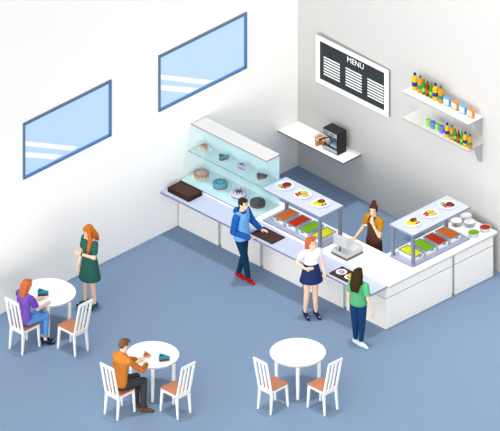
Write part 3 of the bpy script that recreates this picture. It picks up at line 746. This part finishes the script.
#PEOPLE
# ================================================================== PEOPLE
V = Vector
def person(label, loc, heading, sex, J, skin, hair_fn, clothes_fn, headyaw=0, headpitch=0):
    t = thing('person', label, 'person', (loc[0], loc[1], 0), R(heading - 90))
    P = {k: (V(v) if isinstance(v, (tuple, list)) else v) for k, v in J.items()}
    fem = sex == 'f'; P['fem'] = fem
    m = MB()
    # trunk: rings from the seat of the pelvis up to the neck base
    h, n = P['hip'], P['neck']
    if fem: st = [(-.10, .10, .08), (-.04, .145, .105), (.06, .148, .108), (.30, .125, .095), (.45, .105, .085), (.62, .118, .092), (.78, .135, .105), (.90, .13, .088), (.97, .09, .07), (1.0, .05, .05)]
    else: st = [(-.10, .10, .08), (-.04, .145, .105), (.08, .148, .11), (.30, .14, .105), (.45, .14, .102), (.62, .155, .108), (.78, .168, .112), (.90, .15, .10), (.97, .10, .075), (1.0, .055, .055)]
    P['st'] = st
    yaw = P.get('yaw', 0)
    def trunk(mb, g, t0=-1, t1=2, tweak=None):
        q = []
        for (f, rx, ry) in st:
            if t0 <= f <= t1:
                c = h + (n - h) * f; q.append((c.x, c.y, c.z, rx + g, ry + g, yaw))
        if tweak: q = tweak(q)
        mb.loft(q)
    P['trunk'] = trunk
    trunk(m, 0)
    if fem:
        c = h + (n - h) * .76
        for sx in (-.062, .062): m.ell((c.x + sx * math.cos(yaw), c.y + .055 + sx * math.sin(yaw), c.z), (.048, .045, .048))
    hd = P['head']
    m.cone(tuple(n + V((0, 0, -.03))), tuple(hd + V((0, -.01, -.07))), .05 if fem else .056, .045 if fem else .052)
    for s in 'RL':
        sh, el, wr, hp, kn, an = (P[k + s] for k in ('sh', 'el', 'wr', 'hp', 'kn', 'an'))
        a = 0 if fem else .007
        m.cone(tuple(n.lerp(sh, .35)), tuple(sh), .05, .047 + a)
        m.cone(tuple(sh), tuple(el), .044 + a, .034 + a); m.cone(tuple(el), tuple(wr), .035 + a, .023 + a * .6)
        m.cone(tuple(hp), tuple(kn), .076 + a, .052 + a); m.cone(tuple(kn), tuple(kn.lerp(an, .35)), .05 + a, .051 + a); m.cone(tuple(kn.lerp(an, .35)), tuple(an), .051 + a, .032 + a * .5)
        # foot
        td = P['toe' + s].normalized(); heel = P.get('heel', 0)
        toe = V((an.x, an.y, 0)) + td * .15; toe.z = .028
        m.cone(tuple(V((an.x, an.y, an.z - .045)) - td * .025), tuple(toe - td * .03 + V((0, 0, .008))), .034, .03)
        m.cone(tuple(toe - td * .05), tuple(toe), .03, .024)
        # hand: palm, four fingers and a thumb from its side
        dr = P['hd' + s].normalized(); nr = P.get('pn' + s, V((0, 0, -1))); nr = (nr - dr * nr.dot(dr)).normalized(); sd = dr.cross(nr)
        flip = P.get('th' + s, 1)
        pe = wr + dr * .085
        m.cone(tuple(wr), tuple(pe), .026, .036, 16, (nr, .42))
        cu = P.get('curl', .5)
        for i, L in enumerate((.068, .078, .073, .055)):
            b0 = pe + sd * ((1.5 - i) * .0185 * flip); k = b0 + dr * L * .5 + nr * L * .12 * cu; e = k + (dr * .8 + nr * .6 * cu).normalized() * L * .5
            m.cone(tuple(b0 - dr * .02), tuple(k), .0095, .009, 8); m.cone(tuple(k), tuple(e), .009, .0078, 8)
        b0 = wr + dr * .025 + sd * .022 * flip; k = b0 + (dr * .6 + sd * flip * .7).normalized() * .042; e = k + (dr * .9 + sd * flip * .25 + nr * .3).normalized() * .035
        m.cone(tuple(b0), tuple(k), .013, .0105, 8); m.cone(tuple(k), tuple(e), .0105, .009, 8)
    # head
    HM = Matrix.Rotation(R(headyaw), 3, 'Z') @ Matrix.Rotation(R(headpitch), 3, 'X')
    def H(x, y, z): return tuple(hd + HM @ V((x, y, z)))
    P['H'] = H; P['HM'] = HM
    m.ell(hd + HM @ V((0, -.005, .025)), (.072, .088, .092), HM); m.ell(H(0, .022, -.035), (.056, .062, .075), HM); m.ell(H(0, .045, -.082), (.03, .03, .026), HM)
    m.cone(H(0, .082, .01), H(0, .099, -.022), .009, .014, 10)
    m.ell(H(0, .078, -.055), (.022, .012, .01), HM)
    for sx in (-1, 1): m.ell(H(sx * .073, -.004, -.005), (.011, .021, .03), HM)
    m.organic('body', skin, t, .0088, 2)
    ey = MB()
    for sx in (-1, 1): ey.ell(H(sx * .029, .0775, .006), (.0105, .0075, .0075), HM, 10, 6)
    e = MB()
    for sx, nm in ((-1, 'eye'), (1, 'eye')):
        q = MB(); q.ell(H(sx * .029, .0775, .006), (.0105, .0075, .0075), HM, 10, 6); q.obj('eye', mat('eye_soft_brown', (150, 110, 92)), t, True)
        q = MB(); q.cone(H(sx * .044, .074, .03), H(sx * .016, .083, .031), .0035, .0045, 8); q.obj('eyebrow', P['browmat'], t, True)
    q = MB(); q.cone(H(-.018, .0868, -.055), H(.018, .0868, -.055), .0045, .0045, 8); q.obj('mouth', mat('lip_soft', (226, 150, 132)), t, True)
    hair_fn(t, P, H, HM); clothes_fn(t, P)
    return t
def shoe(t, P, s, m, heel=0, trouser=False):
    an = P['an' + s]; td = P['toe' + s].normalized(); q = MB()
    g = V((an.x, an.y, 0))
    if heel:
        q.cone(tuple(V((an.x, an.y, an.z - .05)) - td * .03), tuple(g + td * .105 + V((0, 0, .036))), .040, .037)
        q.cone(tuple(g + td * .08 + V((0, 0, .033))), tuple(g + td * .16 + V((0, 0, .027))), .036, .025)
        q.cone(tuple(V((an.x, an.y, an.z - .06)) - td * .045), tuple(g - td * .05 + V((0, 0, .012))), .02, .011, 10)
        q.organic('shoe', m, t, .008, 1)
    else:
        q.cone(tuple(g - td * .035 + V((0, 0, .048))), tuple(g + td * .10 + V((0, 0, .040))), .046, .042, 16, ((0, 0, 1), .9))
        q.cone(tuple(g + td * .08 + V((0, 0, .036))), tuple(g + td * .175 + V((0, 0, .030))), .043, .030, 16, ((0, 0, 1), .85))
        q.cone(tuple(g - td * .01 + V((0, 0, .07))), tuple(g + td * .04 + V((0, 0, .055))), .042, .036)
        q.organic('shoe', m, t, .009, 2)
def trousers(t, P, m, g=.016, ankle=.93, name='trousers', hem=.045):
    q = MB(); P['trunk'](q, g - .004, -1, .31)
    for s in 'RL':
        hp, kn, an = P['hp' + s], P['kn' + s], P['an' + s]
        q.cone(tuple(hp), tuple(kn), .08 + g, .055 + g); q.cone(tuple(kn), tuple(kn.lerp(an, ankle)), .055 + g, hem, 16)
    q.organic(name, m, t, .0105, 3)
def top(t, P, m, t0, sleeve, name='shirt', g=.014, sm=None, hemflare=0, sr=0, neckz=.98, collar=False):
    """sleeve: how far down the arm (0..1 upper arm, 1..2 forearm); sm: sleeves of another cloth"""
    q = MB()
    def tw(st):
        if hemflare: st = [(a[0], a[1], a[2], a[3] + hemflare * (1 if i < 3 else .3), a[4] + hemflare * (1 if i < 3 else .3), a[5]) for i, a in enumerate(st)]
        return st
    P['trunk'](q, g, t0, neckz, tw)
    if collar: q.cone(tuple(P['neck'] + V((0, 0, -.06))), tuple(P['neck'] + V((0, .004, .0))), .072, .066, 20)
    if P['fem']:
        c = P['hip'] + (P['neck'] - P['hip']) * .76
        for sx in (-.062, .062): q.ell((c.x + sx, c.y + .072, c.z), (.062, .058, .06))
    n = P['neck']; a = 0 if P['fem'] else .007; sl = MB() if sm else q
    for s in 'RL':
        sh, el, wr = P['sh' + s], P['el' + s], P['wr' + s]
        q.cone(tuple(n.lerp(sh, .4) + V((0, 0, -.006))), tuple(sh), .05 + g * .6, .05 + a + g * .6)
        k = MB() if sm else q
        e = sh.lerp(el, min(1, sleeve))
        k.cone(tuple(sh), tuple(e), .046 + a + g + sr, (.046 - .01 * min(1, sleeve)) + a + g + sr)
        if sleeve > 1: k.cone(tuple(el), tuple(el.lerp(wr, sleeve - 1)), .037 + a + g, .027 + a + g * .8)
        if sm: k.organic('sleeve', sm, t, .0105, 3)
    q.organic(name, m, t, .0105, 3)
def skull_hair(q, H, HM, g=0, front=.03, low=-.02):
    q.ell(V(H(0, -.022, .034)), (.082 + g, .09 + g, .088 + g), HM)
    q.ell(V(H(0, -.05, -.005)), (.074 + g, .058 + g, .075 + g), HM)
SKIN2 = mat('skin_light', (252, 212, 184), .9)

# ---- person in the blue hoodie
BR_ = mat('dark_brown_hair', (58, 38, 22), .9); OR_ = mat('copper_hair', (206, 98, 52), .9); OR2 = mat('orange_brown_hair', (206, 112, 40), .9)
BLK_ = mat('blackish_brown_hair', (58, 42, 14), .9); MB_ = mat('maroon_brown_hair', (84, 44, 30), .9); BN_ = mat('ash_brown_hair', (118, 84, 62), .9)
def hair_short(m):
    def f(t, P, H, HM):
        q = MB(); skull_hair(q, H, HM); q.ell(V(H(0, .045, .085)), (.06, .045, .03), HM); q.ell(V(H(.02, .07, .075)), (.035, .022, .02), HM)
        for sx in (-1, 1): q.ell(V(H(sx * .066, .0, .03)), (.016, .045, .045), HM)
        q.organic('hair', m, t, .009, 2)
    return f
def clothes1(t, P):
    LB = mat('light_blue_hoodie', (118, 182, 250), .9); DB = mat('royal_blue_sleeve', (32, 96, 176), .9)
    top(t, P, LB, -.04, 1.93, 'hoodie', .022, DB, .012)
    q = MB(); n = P['neck']; c = n + V((0, -.01, .0))
    for i in range(12):
        a = 2 * PI * i / 12; b = a + 2 * PI / 12
        q.cone((c.x + .085 * math.cos(a), c.y + .075 * math.sin(a), c.z + .012 - .02 * math.sin(a)), (c.x + .085 * math.cos(b), c.y + .075 * math.sin(b), c.z + .012 - .02 * math.sin(b)), .028, .028, 10)
    q.ell((c.x, c.y - .10, c.z - .01), (.085, .05, .065)); q.organic('hood', mat('deep_blue_hood', (28, 84, 160), .9), t, .01, 3)
    trousers(t, P, mat('dark_teal_trousers', (14, 58, 88), .9), .012, .95, hem=.048)
    for s in 'RL': shoe(t, P, s, mat('red_shoes', (182, 16, 28), .9))
person('person in a light blue hoodie with dark teal trousers and red shoes holding a tray', (2.165, -3.565), 15, 'm',
       dict(hip=(0, 0, .93), neck=(0, -.01, 1.47), head=(0, .035, 1.64), shR=(.185, -.01, 1.42), shL=(-.185, -.01, 1.42),
            elR=(.225, -.05, 1.13), wrR=(.06, .20, .985), elL=(-.28, .04, 1.17), wrL=(-.38, .17, .955), hdR=(-.8, .42, -.16), hdL=(-.1, 1, -.12),
            hpR=(.075, .0, .90), hpL=(-.075, 0, .90), knR=(.03, .09, .49), knL=(-.08, -.0, .49), anR=(-.02, .12, .095), anL=(-.09, -.12, .095),
            toeR=(.45, 1, 0), toeL=(.4, 1, 0), thR=1, thL=-1, browmat=BR_), SKIN2, hair_short(BR_), clothes1, headyaw=-14).scale = (.965, .965, .955)

# ---- person in the white blouse
def hair_bob(m, L=.2, back=.0, part=.0):
    def f(t, P, H, HM):
        q = MB(); skull_hair(q, H, HM, .004)
        q.ell(V(H(0, .04, .088)), (.062, .045, .026), HM)
        for sx in (-1, 1): q.cone(H(sx * .07, .0, .03), H(sx * .072, -.02, -L * .55), .02, .018, 12)
        for i in range(5):
            x = -.05 + .025 * i; q.cone(H(x, -.06, 0), H(x * 1.1, -.07 - back, -L), .042, .028, 12)
        q.organic('hair', m, t, .009, 2)
    return f
def clothes2(t, P):
    top(t, P, mat('white_blouse', (246, 246, 252), .9), .28, .42, 'blouse', .016, mat('pale_grey_sleeve', (226, 228, 236), .9), 0, .010)
    n = P['hip']; q = MB()
    q.loft([(0, .0, .735, .215, .185), (0, 0, .80, .20, .168), (0, 0, .92, .17, .14), (0, 0, 1.02, .148, .120), (0, 0, 1.11, .120, .102), (0, 0, 1.15, .112, .095)])
    q.organic('skirt', mat('navy_skirt', (36, 52, 102), .9), t, .011, 2)
    for s in 'RL': shoe(t, P, s, mat('navy_heels', (32, 42, 96), .9), 1)
person('person with copper hair in a white blouse, navy skirt and heels, hand on hip', (3.94, -3.605), -30, 'f',
       dict(hip=(0, 0, .98), neck=(0, 0, 1.36), head=(.0, .01, 1.50), shR=(.128, 0, 1.315), shL=(-.128, 0, 1.315),
            elR=(.255, -.03, 1.13), wrR=(.145, .12, 1.06), elL=(-.19, .05, 1.08), wrL=(-.215, .15, .87), hdR=(-1, .12, -.05), hdL=(-.3, .2, -1), pnR=(-.2, -1, 0), pnL=(1, 0, 0),
            hpR=(.07, 0, .92), hpL=(-.07, 0, .92), knR=(.085, .02, .50), knL=(-.065, .02, .50), anR=(.105, -.02, .135), anL=(-.08, .02, .135),
            toeR=(-.1, 1, 0), toeL=(-.25, 1, 0), heel=1, thR=-1, thL=1, browmat=OR_), SKIN2, hair_bob(OR_, .18, .0), clothes2, headyaw=26)

# ---- person in the green top, seen from behind
def hair_long(m, L=.34, fwd=False):
    def f(t, P, H, HM):
        q = MB(); skull_hair(q, H, HM, .008)
        q.ell(V(H(0, .035, .09)), (.065, .05, .026), HM)
        for sx in (-1, 1): q.cone(H(sx * .072, -.005, .03), H(sx * .085, -.03, -L * .6), .024, .024, 12)
        for i in range(5):
            x = -.06 + .03 * i; q.cone(H(x, -.065, 0), H(x * 1.15, -.115, -L * .6), .045, .04, 12); q.cone(H(x * 1.15, -.115, -L * .6), H(x * 1.0, -.125, -L), .04, .022, 12)
        q.organic('hair', m, t, .01, 3)
    return f
def clothes3(t, P):
    top(t, P, mat('green_top', (86, 176, 122), .9), -.11, .55, 'top', .018, mat('green_top_sleeve', (98, 196, 136), .9), .0, .004)
    trousers(t, P, mat('dark_blue_jeans', (24, 62, 108), .9), .010, .93, 'jeans', .044)
    for s in 'RL': shoe(t, P, s, mat('pale_shoes', (222, 236, 246), .9))
person('person with long dark hair in a green top and dark jeans, seen from behind', (5.215, -3.70), 112, 'f',
       dict(hip=(0, 0, .84), neck=(0, 0, 1.265), head=(0, .0, 1.42), shR=(.135, 0, 1.21), shL=(-.135, 0, 1.21),
            elR=(.195, -.01, .95), wrR=(.255, .04, .69), elL=(-.19, .02, .95), wrL=(-.20, .09, .70), hdR=(.12, .1, -1), hdL=(0, .15, -1), pnR=(-1, 0, 0), pnL=(1, 0, 0),
            hpR=(.072, 0, .81), hpL=(-.072, 0, .81), knR=(.075, -.01, .44), knL=(-.065, .0, .44), anR=(.07, -.04, .09), anL=(-.05, .0, .09),
            toeR=(.8, -.45, 0), toeL=(.8, -.5, 0), thR=-1, thL=1, browmat=BLK_), SKIN2, hair_long(BLK_, .29), clothes3, headyaw=-10)

# ---- cashier behind the counter
def hair_bun(m):
    def f(t, P, H, HM):
        q = MB(); skull_hair(q, H, HM, .004); q.ell(V(H(0, .045, .088)), (.06, .04, .024), HM)
        for sx in (-1, 1): q.ell(V(H(sx * .07, .0, .01)), (.014, .04, .055), HM)
        q.ell(V(H(-.005, -.03, .150)), (.046, .046, .042), HM); q.ell(V(H(-.01, -.035, .12)), (.03, .03, .03), HM)
        q.organic('hair', m, t, .009, 2)
    return f
def clothes4(t, P):
    top(t, P, mat('mustard_shirt', (200, 146, 48), .9), .0, .5, 'shirt', .013, mat('mustard_sleeve', (190, 136, 40), .9), 0, .008)
    trousers(t, P, mat('black_trousers', (52, 50, 54), .9), .010, .93)
    AP = mat('brown_apron', (92, 58, 50), .9); q = MB()
    q.loft([(0, .012, .52, .175, .16), (0, .012, .72, .17, .148), (0, .01, .92, .165, .132), (0, .01, 1.03, .140, .118), (0, .01, 1.12, .130, .114), (0, .025, 1.22, .125, .118), (0, .045, 1.30, .105, .105), (0, .05, 1.33, .085, .085)])
    q.organic('apron', AP, t, .011, 2)
    for sx in (-1, 1):
        q = MB(); q.cone((sx * .06, .125, 1.31), (sx * .055, .09, 1.41), .012, .012, 10); q.cone((sx * .055, .09, 1.41), (sx * .045, -.03, 1.445), .012, .012, 10); q.obj('apron_strap', AP, t, True)
    q = MB(); q.box(.035, .165, 1.27, .095, .175, 1.295); q.obj('name_badge', mat('badge_white', (244, 244, 244)), t)
    for s in 'RL': shoe(t, P, s, mat('black_shoes', (44, 42, 46), .9))
person('cashier in a brown apron over a mustard shirt standing behind the counter, hand at chin', (3.885, -1.97), -84, 'f',
       dict(hip=(0, 0, .92), neck=(0, 0, 1.41), head=(0, .035, 1.565), shR=(.155, 0, 1.36), shL=(-.155, 0, 1.36),
            elR=(.25, .04, 1.10), wrR=(.27, .26, .965), elL=(-.185, .08, 1.09), wrL=(-.095, .15, 1.32), hdR=(.25, .7, -.30), hdL=(.35, -.02, 1), pnL=(0, -1, .1),
            hpR=(.075, 0, .88), hpL=(-.075, 0, .88), knR=(.08, .01, .48), knL=(-.08, .01, .48), anR=(.085, 0, .09), anL=(-.085, 0, .09),
            toeR=(.1, 1, 0), toeL=(-.1, 1, 0), thR=-1, thL=1, browmat=MB_), SKIN2, hair_bun(MB_), clothes4, headyaw=26).scale = (.945, .955, .955)

# ---- person in the green dress
def clothes5(t, P):
    DG = mat('dark_green_dress', (44, 102, 90), .9)
    q = MB()
    q.loft([(0, 0, .585, .215, .195), (0, 0, .68, .205, .178), (0, 0, .82, .185, .15), (0, 0, .94, .168, .132), (0, 0, 1.04, .14, .115), (0, 0, 1.11, .13, .108), (0, .004, 1.22, .145, .124), (0, 0, 1.32, .15, .112), (0, 0, 1.37, .11, .088), (0, 0, 1.39, .075, .07)])
    for s in 'RL': q.cone(tuple(P['sh' + s]), tuple(P['sh' + s].lerp(P['el' + s], .62)), .062, .058)
    for sx in (-.062, .062): q.ell((sx, .075, 1.23), (.062, .058, .06))
    q.organic('dress', DG, t, .011, 3)
    for s in 'RL': shoe(t, P, s, mat('dark_green_heels', (36, 92, 84), .9), 1)
    w0 = P['wrL']; e = P['elL']; ax = (w0 - e).normalized()
    q = MB(); q.cone(tuple(w0 - ax * .035), tuple(w0 - ax * .012), .033, .032, 16, caps=False); q.obj('wrist_watch', mat('dark_watch', (38, 34, 52)), t, True)
def hair_long_fwd(t, P, H, HM):
    hair_long(OR2, .26)(t, P, H, HM)
    q = MB(); q.cone(H(-.060, .03, .05), H(-.088, .07, -.14), .036, .046, 12); q.cone(H(-.088, .07, -.14), H(-.080, .15, -.30), .046, .032, 12); q.cone(H(-.080, .15, -.30), H(-.06, .18, -.37), .032, .014, 12)
    q.ell(V(H(0, .06, .07)), (.062, .03, .03), HM); q.organic('hair_strand', OR2, t, .009, 2)
person('standing person with long orange hair in a dark green dress checking a watch', (.93, -6.13), -98, 'f',
       dict(hip=(0, 0, .92), neck=(0, 0, 1.40), head=(0, .035, 1.55), shR=(.15, 0, 1.35), shL=(-.15, 0, 1.35),
            elR=(.17, .05, 1.09), wrR=(.10, .16, .90), elL=(-.20, .05, 1.10), wrL=(-.02, .23, 1.17), hdR=(-.15, .25, -1), hdL=(1, .1, .05), pnR=(-1, 0, 0), pnL=(0, -.3, -1),
            hpR=(.078, 0, .88), hpL=(-.078, 0, .88), knR=(.09, .02, .50), knL=(-.085, .0, .50), anR=(.10, .02, .135), anL=(-.10, -.03, .135),
            toeR=(.3, 1, 0), toeL=(.0, 1, 0), heel=1, thR=-1, thL=1, browmat=OR2), SKIN2, hair_long_fwd, clothes5, headyaw=8, headpitch=-14)

# ---- seated person in purple
def clothes6(t, P):
    top(t, P, mat('purple_top', (132, 92, 196), .9), -.05, .6, 'top', .016, mat('purple_sleeve', (112, 72, 178), .9), .0, .010)
    trousers(t, P, mat('blue_jeans', (98, 154, 224), .9), .010, .88, 'jeans', .042)
    for s in 'RL': shoe(t, P, s, mat('dark_navy_heels', (30, 38, 62), .9), 1)
person('seated person with orange hair in a purple top and blue jeans at the table', (1.135, -7.955), 90, 'f',
       dict(hip=(.0, -.05, .60), neck=(.01, -.02, 1.10), head=(.02, .035, 1.26), shR=(.15, -.01, 1.05), shL=(-.14, .0, 1.05),
            elR=(.22, .10, .83), wrR=(.15, .37, .80), elL=(-.20, .13, .84), wrL=(-.10, .38, .80), hdR=(-.25, 1, -.08), hdL=(.25, 1, -.06), pnR=(0, 0, -1), pnL=(0, 0, -1),
            hpR=(.085, .0, .575), hpL=(-.075, .0, .575), knR=(.16, .36, .565), knL=(.015, .37, .565), anR=(.20, .31, .135), anL=(.09, .36, .135),
            toeR=(.5, .8, 0), toeL=(.5, .8, 0), heel=1, thR=1, thL=-1, browmat=OR2, curl=.15), SKIN2, hair_bob(mat('auburn_hair', (204, 106, 56), .9), .20, .015), clothes6, headyaw=-12, headpitch=-10)

# ---- seated person in the orange sweater
def clothes7(t, P):
    SW = mat('orange_brown_sweater', (206, 128, 52), .9)
    top(t, P, SW, -.05, 1.90, 'sweater', .014, mat('orange_brown_sleeve', (198, 112, 44), .9), .004, -.004, 1.0, True)
    trousers(t, P, mat('charcoal_trousers', (62, 64, 68), .9), .014, .95, 'trousers', .052)
    for s in 'RL': shoe(t, P, s, mat('brown_shoes', (104, 70, 52), .9))
person('seated person with short brown hair in an orange sweater and charcoal trousers eating pie', (3.96, -8.40), 90, 'm',
       dict(hip=(.0, -.03, .61), neck=(.01, .03, 1.20), head=(.015, .085, 1.365), shR=(.18, .045, 1.10), shL=(-.155, .055, 1.10),
            elR=(.30, .25, .88), wrR=(.13, .52, .83), elL=(-.22, .27, .90), wrL=(-.13, .54, .82), hdR=(-.65, .8, -.12), hdL=(.2, 1, -.12), pnR=(0, 0, -1), pnL=(0, 0, -1),
            hpR=(.09, .03, .60), hpL=(-.08, .03, .60), knR=(.19, .39, .575), knL=(.0, .41, .575), anR=(.27, .31, .095), anL=(.06, .34, .095),
            toeR=(.75, .65, 0), toeL=(.75, .65, 0), thR=1, thL=-1, browmat=BN_), SKIN2, hair_short(BN_), clothes7, headyaw=-18, headpitch=-16)
